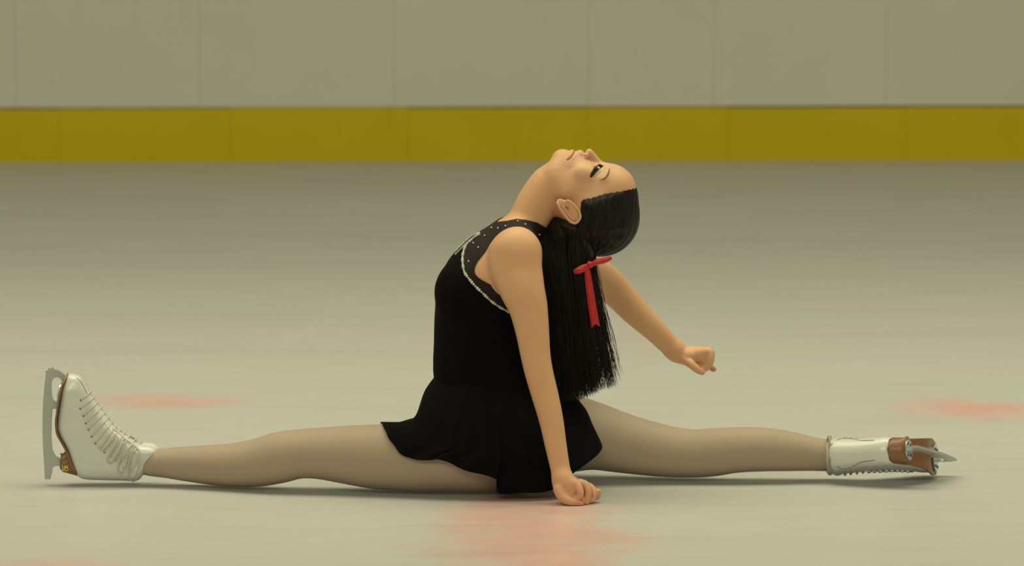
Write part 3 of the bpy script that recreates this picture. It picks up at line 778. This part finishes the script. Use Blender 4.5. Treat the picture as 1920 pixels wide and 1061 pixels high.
# ------------------------------------------------------------------ face details: eyes, lashes, brows
def tube_on(name, q, r, mat, parent, lift, mirror=True, bvh=bvh_body, n=5, taper=True, seg=6, flat=1.0):
    pts = []
    for a in catmull(q, n):
        p, nn = ray(bvh, a[0], a[1], lift)
        if p is not None: pts.append(p)
    rr = [r*(1-.75*abs(2*i/(len(pts)-1)-1)**2) if taper else r for i in range(len(pts))]
    bm = bmesh.new(); bm_tube(bm, pts, rr, seg)
    o = from_bm(name, bm, mat, parent)
    if mirror:
        bm = bmesh.new(); bm_tube(bm, [mirror_head(p) for p in pts], rr, seg); from_bm(name, bm, mat, parent)
    return o
tube_on('eyebrow', [(1125, 338), (1132, 335.5), (1138, 330), (1141.5, 322), (1143, 313)], .0023, 'brow', person, -.0006)
for sgn in (1, -1):
    c = Vector(HP(1118.5, 321.0, 32)); 
    if sgn < 0: c = mirror_head(c)
    bm = bmesh.new(); bmesh.ops.create_uvsphere(bm, u_segments=24, v_segments=16, radius=.0122)
    bmesh.ops.translate(bm, verts=bm.verts, vec=c)
    eye = from_bm('eyeball', bm, 'eye', person)
    g = (Vector((-.35, -.55*sgn, .78))).normalized()
    bm = bmesh.new(); bmesh.ops.create_uvsphere(bm, u_segments=16, v_segments=10, radius=.0068)
    bmesh.ops.transform(bm, verts=bm.verts, matrix=Matrix.Translation(c+g*.0098) @ g.to_track_quat('Z', 'Y').to_matrix().to_4x4() @ Matrix.Diagonal((1, 1, .52, 1)))
    from_bm('iris', bm, 'iris', eye)
    # eyelashes: a fan of fine tapered hairs along the lid line
    lid = catmull([(1110.5, 331), (1115, 325.5), (1120, 320), (1126, 315), (1131, 311)], 8)
    bm = bmesh.new(); rr = random.Random(5)
    lp = []
    for i, q in enumerate(lid):
        p, nn = ray(bvh_body, q[0], q[1], .0004)
        if p is None: continue
        lp.append(p)
        for k in range(8):
            t = i/len(lid)
            L = (.0125*math.sin(math.pi*(.18+.72*(1-t)))+.002)*rr.uniform(.75, 1.1)
            d = (Vector((-.72, -.35-.25*(1-t), .25-.55*(1-t)))+Vector((rr.gauss(0, .12), rr.gauss(0, .1), rr.gauss(0, .12)))).normalized()
            q0, q1, q2 = p, p+d*L*.55, p+d*L+Vector((-.0004, 0, .0012))
            if sgn < 0: q0, q1, q2 = map(mirror_head, (q0, q1, q2))
            bm_tube(bm, [q0, q1, q2], [.00075, .0006, .0002], 4)
    if sgn < 0: lp = [mirror_head(p) for p in lp]
    bm_tube(bm, lp, [.0007+.0007*math.sin(math.pi*i/(len(lp)-1)) for i in range(len(lp))], 6)
    lash = from_bm('eyelashes', bm, 'lash', person); lash['kind'] = 'stuff'
    # nostril shadow comes from carving; the mouth line is also darkened in the skin colour

# ------------------------------------------------------------------ ribbon
def ribbon_strip(name, pts, widths, parent, notch=0, wdir=(1, 0, .25), thick=.0012):
    pts = catmull(pts, 6); n = len(pts); ws = np.interp(np.linspace(0, 1, n), np.linspace(0, 1, len(widths)), widths)
    bm = bmesh.new(); wd = Vector(wdir).normalized(); L = []
    for i, p in enumerate(pts):
        p = Vector(p); t = Vector(pts[min(i+1, n-1)]-pts[max(i-1, 0)]).normalized(); a = (wd-t*wd.dot(t)).normalized()
        mid = p+Vector((0, -.0012, 0)); endn = notch if i == n-1 else 0
        L.append([bm.verts.new(p-a*ws[i]), bm.verts.new(mid-t*endn), bm.verts.new(p+a*ws[i])])
    for i in range(n-1):
        for k in range(2): bm.faces.new((L[i][k], L[i][k+1], L[i+1][k+1], L[i+1][k]))
    o = from_bm(name, bm, 'ribbon', parent); s = o.modifiers.new('thickness', 'SOLIDIFY'); s.thickness = thick; s.offset = 0
    return o
YR = -.100
bm = bmesh.new(); bmesh.ops.create_uvsphere(bm, u_segments=16, v_segments=10, radius=1)
kn = P3(1106, 496, YR-.004)
bmesh.ops.transform(bm, verts=bm.verts, matrix=Matrix.Translation(kn) @ Matrix.Rotation(math.radians(-20), 4, 'Y') @ Matrix.Diagonal((.0075, .006, .0085, 1)))
bow = from_bm('hair_bow', bm, 'ribbon', person); bow['label'] = 'bright red satin ribbon bow with a long tail'
def loop_bow(name, path, r, flat):
    bm = bmesh.new(); pts = catmull(path, 8); n = len(pts)
    rr = [r*(.45+.55*math.sin(math.pi*min(1, .12+i/(n-1)*.8))) for i in range(n)]
    bm_tube(bm, pts, rr, 12, flat, (0, 1, 0)); return from_bm(name, bm, 'ribbon', bow)
loop_bow('bow_loop', [P3(1108, 497, YR), P3(1120, 491, YR-.002), P3(1134, 488, YR+.002), P3(1146, 483, YR+.008)], .0072, .9)
loop_bow('bow_loop', [P3(1104, 498, YR), P3(1095, 502, YR-.004), P3(1085, 507, YR-.006), P3(1077, 510, YR-.002)], .0085, .8)
ribbon_strip('bow_tail', [P3(1100, 500, YR-.004), P3(1104, 530, YR-.002), P3(1109, 565, YR+.002), P3(1117, 614, YR+.004)], [.006, .0088, .0095, .0100], bow, .009)

# ------------------------------------------------------------------ skates
# a skate is modelled in its own frame: s = heel to toe, n = sole to ankle, w = sideways (all in metres)
def SN(px, py): return ((900-py)*.00125, (px-110)*.00125)
BOOT = [SN(*q) for q in [(131, 696), (143, 696), (156, 702), (166, 718), (175, 735), (192, 761), (213, 790), (228, 806), (246, 816), (266, 829), (288, 832), (300, 843), (290, 864), (275, 886), (260, 901),
                         (232, 901), (190, 900), (160, 898), (146, 890), (136, 868), (128, 842), (111, 808), (110, 785), (115, 753), (121, 719)]]
def half_w(s, n):
    sole = np.interp(s, [-.01, .0, .03, .08, .13, .18, .22, .25, .262], [.020, .028, .033, .030, .036, .043, .040, .028, .014])
    ank = np.interp(s, [-.01, .03, .07, .12, .2], [.020, .034, .038, .036, .03])
    t = np.clip(n/.10, 0, 1); ank = ank*(1+.14*np.clip((n-.13)/.06, 0, 1))
    w = sole*(1-t)+ank*t
    # upper over the toes narrows towards the instep
    return w*(1-.25*np.clip((s-.10)/.15, 0, 1)*np.clip(n/.06, 0, 1))
class Boot:
    op = 'add'; k = 0; 
    def __init__(self, grow=0): self.lo = np.array([-.03, -.06, -.02]); self.hi = np.array([.28, .06, .24]); self.g = grow
    def d(self, X, lo, hi):
        r = .016; P = X[:, [0, 2]]
        # densify outline for round sides
        d2 = -poly_sd(P, BOOT_S)-self.g
        hw = half_w(X[:, 0], X[:, 2])+self.g
        edge = np.clip(-d2/.030, 0, 1); hw = hw*(.72+.28*np.sqrt(np.clip(1-(1-edge)**2, 0, 1)))
        dy = np.abs(X[:, 1])-hw
        a = d2+r; b = dy+r
        return np.where((a > 0) & (b > 0), np.hypot(a, b)-r, np.maximum(d2, dy))
BOOT_S = catmull(BOOT+[BOOT[0]], 3)[:-1]
Vk, Fk = mesh_sdf([Boot()], .0025, B=24)
Vk = smooth_np(Vk, Fk, 3)
boot_me = mesh_np('boot', Vk, Fk); boot_me.materials.append(MAT['leather']); boot_me.polygons.foreach_set('use_smooth', [True]*len(boot_me.polygons))
bvh_k = BVHTree.FromPolygons([tuple(p) for p in Vk], Fk.tolist())
def on_boot(px, py, side=-1, lift=0.):
    s, n = SN(px, py); p = bvh_k.ray_cast(Vector((s, side*.2, n)), Vector((0, -side, 0)))
    if p[0] is None: return Vector((s, side*.01, n))
    return p[0]+Vector((0, side*lift, 0))
parts = []          # (name, mesh, label)
def part(name, bm, mat, smooth=True, label=None):
    bmesh.ops.recalc_face_normals(bm, faces=bm.faces); me = bpy.data.meshes.new(name); bm.to_mesh(me); bm.free()
    me.materials.append(MAT[mat]); me.polygons.foreach_set('use_smooth', [smooth]*len(me.polygons)); parts.append((name, me, label))
def sw(s, n, w): return Vector((s, w, n))
# blade: one flat steel plate, traced runner with stanchions
BL = [(103, 687), (96, 688), (89, 693), (85, 724), (82.5, 750), (81, 780), (80.5, 812), (81.5, 842), (83, 872), (84, 898), (94, 898), (98, 885), (99, 876), (104, 873), (119, 871), (119, 858), (108, 856), (103, 851), (99, 842), (97.5, 820), (98, 790), (100, 763), (114, 762), (113, 752), (105, 749), (101, 744), (99.5, 736), (99, 720), (100, 709), (104, 704), (110, 702), (115, 704), (121, 714), (127, 701), (120, 694), (112, 689)]
bm = bmesh.new(); bm_prism(bm, [SN(*q) for q in BL], .0032, sw); part('blade', bm, 'steel', False, 'long steel figure skating blade')
bm = bmesh.new()   # toe pick teeth and the thinner ground runner edge
for q in [(90, 692), (95, 687.5), (101, 686)]:
    s, n = SN(*q); bm_box(bm, s-.002, s+.0025, -.002, .002, n-.003, n+.003)
part('toe_pick', bm, 'steel', False)
def footprint(s0, s1, extra=.003, n=22, inset=.0):
    ss = np.linspace(s0, s1, n); w = half_w(ss, 0*ss)+extra-inset
    e = np.sqrt(np.clip(1-((2*(ss-s0)/(s1-s0)-1))**6, 0.02, 1)); w = w*e
    return [(a, b) for a, b in zip(ss, w)]+[(a, -b) for a, b in zip(ss[::-1], w[::-1])]
def sole_n(s):   # height of the sole line along the boot
    q = [SN(*a) for a in [(151, 899), (138, 868), (129, 842), (111, 808), (109.5, 785), (114.5, 753), (120.5, 719), (130, 697)]]
    return np.interp(s, [a[0] for a in q], [a[1] for a in q])
def slab(bm, s0, s1, dn0, dn1, extra, wave=0., n=26):
    fp = footprint(s0, s1, extra, n)
    def w_(i): return fp[i]
    m = len(fp); lo = [bm.verts.new((a, b*(.93 if wave else 1), sole_n(a)+dn0)) for a, b in fp]; hi = [bm.verts.new((a, b, sole_n(a)+dn1)) for a, b in fp]
    for i in range(m): bm.faces.new((lo[i], lo[(i+1) % m], hi[(i+1) % m], hi[i]))
    h = m//2
    for L in (lo, hi):
        for i in range(h-1): bm.faces.new((L[i], L[i+1], L[m-2-i], L[m-1-i]))
bm = bmesh.new(); slab(bm, .010, .256, -.003, .0015, .0015); part('sole', bm, 'sole', False, 'thin tan leather sole')
# heel block: profile (side view) swept over the heel's round footprint
bm = bmesh.new(); H = 22; prof = [(0.0, 0), (.35, .02), (.7, .08), (1, .2)]
ring = []
base = [SN(*a) for a in [(119, 882), (116, 869), (120, 854), (129, 840)]]
for lev, (n_bot_mix) in enumerate(np.linspace(0, 1, 5)):
    L = []
    for i in range(28):
        a = 2*math.pi*i/28; cs = math.cos(a); sn_ = math.sin(a)
        mx_ = n_bot_mix; s_lo = .020*(1-mx_)+.009*mx_; s_hi = .062*(1-mx_)+.077*mx_; sc = (s_lo+s_hi)/2+(s_hi-s_lo)/2*cs; w = (.0325 if cs < 0 else .0325-.004*cs)*sn_*(1-.08*math.sin(math.pi*n_bot_mix))*(.98)
        nb = .0065+.004*max(0, -cs); nt = sole_n(sc)+.004
        L.append(bm.verts.new((sc, w, nb*(1-n_bot_mix)+max(nt, nb+.001)*n_bot_mix)))
    ring.append(L)
for a, b in zip(ring[:-1], ring[1:]):
    for i in range(28): bm.faces.new((a[i], a[(i+1) % 28], b[(i+1) % 28], b[i]))
bm.faces.new(ring[0]); bm.faces.new(ring[-1][::-1]); part('heel', bm, 'sole', True, 'stacked tan leather heel')
# mounting plates
bm = bmesh.new()
def plate(bm, sc, nc, ls, lw, th):
    L = [(sc+ls*math.cos(2*math.pi*i/24), lw*math.sin(2*math.pi*i/24)) for i in range(24)]
    lo = [bm.verts.new((a, b, nc(a)-th)) for a, b in L]; hi = [bm.verts.new((a, b, nc(a)+.0005)) for a, b in L]
    for i in range(24): bm.faces.new((lo[i], lo[(i+1) % 24], hi[(i+1) % 24], hi[i]))
    bm.faces.new(lo[::-1]); bm.faces.new(hi)
plate(bm, .045, lambda s: .0075, .020, .025, .0025); part('heel_plate', bm, 'chrome', False, 'oval steel plate screwed to the heel')
bm = bmesh.new(); plate(bm, .205, lambda s: sole_n(s)-.0045, .030, .033, .0025); part('toe_plate', bm, 'chrome', False, 'oval steel plate screwed under the ball of the foot')
for (s, w, n) in [(.036, .014, .0048), (.036, -.014, .0048), (.053, .013, .0048), (.053, -.013, .0048)]+[(s, w, sole_n(s)-.0072) for s in (.19, .205, .22) for w in (.02, -.02)]:
    bm = bmesh.new(); bmesh.ops.create_cone(bm, cap_ends=True, segments=10, radius1=.0032, radius2=.0028, depth=.002, matrix=Matrix.Translation((s, w, n)))
    part('screw', bm, 'screw', False)
# collar padding, tongue
def ringpts(n_, s0, s1, w, k=20, tilt=0): return [(s0+(s1-s0)*(.5+.5*math.cos(2*math.pi*i/k)), w*math.sin(2*math.pi*i/k), n_+tilt*math.cos(2*math.pi*i/k)) for i in range(k+1)]
bm = bmesh.new()
bm_tube(bm, [(.006+.064*(.5+.5*math.cos(a)), .043*math.sin(a), .190+.034*(.5+.5*math.cos(a))) for a in np.linspace(0, 2*math.pi, 25)], .0055, 8); part('collar', bm, 'suede', True, 'rolled grey padded collar')
bm = bmesh.new()
tg = catmull([SN(*q) for q in [(164, 724), (172, 738), (188, 762), (209, 791), (224, 806), (242, 817), (260, 824)]], 5)
bm_tube(bm, [Vector((s-.009, 0, n-.009)) for s, n in tg], .0158, 12, 1.2, (0, 1, 0)); part('tongue', bm, 'seam', True, 'grey padded tongue under the laces')
bm = bmesh.new(); tg = catmull([SN(*q) for q in [(246, 836), (264, 836), (280, 834), (292, 836), (300, 842)]], 5)
bm_tube(bm, [Vector((s-.004, 0, n)) for s, n in tg], [.015-.0003*i for i in range(len(tg))], 12, 1.7, (0, 1, 0)); part('tongue_top', bm, 'leather', True, 'white tongue tip folding out of the boot')
# rolled edge of the lacing flap, both sides
for side in (-1, 1):
    bm = bmesh.new(); q = catmull([(216, 798), (240, 817), (262, 833), (272, 846), (270, 866), (264, 885), (259, 897)], 4)
    bm_tube(bm, [on_boot(a[0], a[1], side, .0010) for a in q], .0030, 8); part('flap_edge', bm, 'leather')
EYE = [(157, 743), (156, 759), (162, 773), (166, 787), (171, 799), (177, 812), (184, 825), (193, 835), (201, 842)]
INS = [(172, 731), (178, 742), (184, 752), (191, 762), (198, 771), (205, 780), (212, 789), (219, 797), (227, 804)]
HK = [(212, 852), (221, 860), (229, 866), (236, 874)]; INS2 = [(236, 808), (246, 813), (257, 820), (266, 827)]
for side in (-1, 1):
    for (x, y) in EYE:
        bm = bmesh.new(); p = on_boot(x, y, side, .0005); bmesh.ops.create_cone(bm, cap_ends=True, segments=10, radius1=.0026, radius2=.0022, depth=.0016, matrix=Matrix.Translation(p) @ Matrix.Rotation(math.pi/2, 4, 'X'))
        part('eyelet', bm, 'hole', False)
EYL, INSL = EYE+HK, INS+INS2
for i in range(len(EYL)):
    bm = bmesh.new()
    for side in (-1, 1):
        a = on_boot(*EYL[i], side, .0014); (x1, y1), (x2, y2) = EYL[i], INSL[i]
        mids = [on_boot(x1+(x2-x1)*t, y1+(y2-y1)*t, side, .0028) for t in (.3, .6, .82)]
        s, n = SN(x2, y2); top = Vector((s+.0035, 0, n+.0045))
        s2, n2 = SN(*INSL[min(i+1, len(INSL)-1)]); top2 = Vector((s2+.003, -side*.008, n2+.003))
        path = catmull([a]+mids+[top], 3); bm_tube(bm, path, .0020, 6, .7, (0, side, 0))
    part('lace', bm, 'lace')
# lace bow: loops and loose ends at the ankle
for pts in [[(236, 818), (262, 826), (270, 850), (262, 885), (255, 900), (246, 890), (252, 860), (250, 838)], [(242, 820), (232, 850), (226, 875), (232, 884), (240, 868), (246, 842)],
            [(250, 822), (263, 848), (258, 868), (250, 880), (245, 872), (250, 852)], [(228, 812), (216, 836), (206, 858), (214, 862), (226, 842), (236, 822)], [(222, 806), (208, 826), (196, 838), (190, 830)]]:
    bm = bmesh.new(); q = [on_boot(x, y, 1, .005+.003*math.sin(i*2)) for i, (x, y) in enumerate(pts)]
    bm_tube(bm, catmull(q, 5), .0020, 6, .6, (0, 1, 0)); part('bow_lace', bm, 'lace')
# seams
def seam(qs, side=1, r=.0011, name='seam'):
    bm = bmesh.new(); bm_tube(bm, [on_boot(a[0], a[1], side, .0002) for a in catmull(qs, 4)], r, 6); part(name, bm, 'seam')
seam([(148, 702), (157, 711), (164, 724), (168, 734)], r=.0009, name='toe_seam')
for side in (-1, 1):
    bm = bmesh.new()
    q = [SN(*a) for a in [(118, 899), (170, 899), (215, 899), (255, 898)]]
# backstay seams at the heel of the shaft
for side in (-1, 1):
    bm = bmesh.new(); pts = []
    for (s, n) in [(.010, .195), (.016, .178), (.028, .168), (.024, .14), (.012, .115), (.010, .08)]:
        h_ = bvh_k.ray_cast(Vector((s, side*.2, n)), Vector((0, -side, 0)))[0]
        pts.append(h_ if h_ else Vector((s, side*.005, n)))
    bm_tube(bm, catmull(pts, 4), .0010, 6); part('backstay_seam', bm, 'seam')

def place_skate(label, Mx, logo):
    me = boot_me; o = bpy.data.objects.new('ice_skate', me); COL.objects.link(o); o.parent = person; o.matrix_world = Mx
    o['label'] = label
    for name, pm, lab in parts:
        if name in (('backstay_seam', 'collar') if logo else ('toe_seam', 'bow_lace', 'tongue')): continue
        c = bpy.data.objects.new(name, pm); COL.objects.link(c); c.parent = o
        if lab: c['label'] = lab
    return o
def frame(orig, s, n):
    s = Vector(s).normalized(); n = Vector(n); n = (n-s*n.dot(s)).normalized(); w = n.cross(s)
    return Matrix(((s.x, w.x, n.x, orig[0]), (s.y, w.y, n.y, orig[1]), (s.z, w.z, n.z, orig[2]), (0, 0, 0, 1)))
# front skate stands on its heel edge, sole to the left, toe up
o0 = PX(110, 900, .05)
skate_f = place_skate('white lace-up figure skate on the front foot, toe pointing up', frame(o0, (0, 0, 1), (1, 0, 0)), True)
# emblem printed in gold on the heel
bm = bmesh.new()
for path in [[(120, 866), (121, 877)], [(119, 878), (124, 876), (127, 878), (131, 877)], [(123, 869), (127, 872), (131, 868)], [(127, 867), (124, 876)], [(129, 870), (131, 876)], [(122, 872), (130, 873)]]:
    pts = []
    for x, y in path:
        s, n = SN(x, y); pts.append(Vector((s, .0335, n)))
    bm_tube(bm, pts, .0011, 6, .5, (0, 1, 0))
me = bpy.data.meshes.new('emblem'); bm.to_mesh(me); bm.free(); me.materials.append(MAT['gold'])
emb = bpy.data.objects.new('emblem', me); COL.objects.link(emb); emb.parent = skate_f; emb['label'] = 'small gold emblem printed on the heel'
# rear skate lies on its side, sole to the right, toe turned away
sd = Vector((.47, .86, -.25)).normalized(); nd = Vector((-.92, .40, -.12))
heel_c = PX(1700, 843, -.02)
Mr = frame((0, 0, 0), sd, nd); off = Mr.to_3x3() @ Vector((.04, 0, .01))
Mr = frame(heel_c-off, sd, nd)
skate_r = place_skate('white figure skate on the trailing foot, tan sole and blade turned outwards', Mr, False)
print('objects', len(bpy.data.objects), 'body verts', len(V))
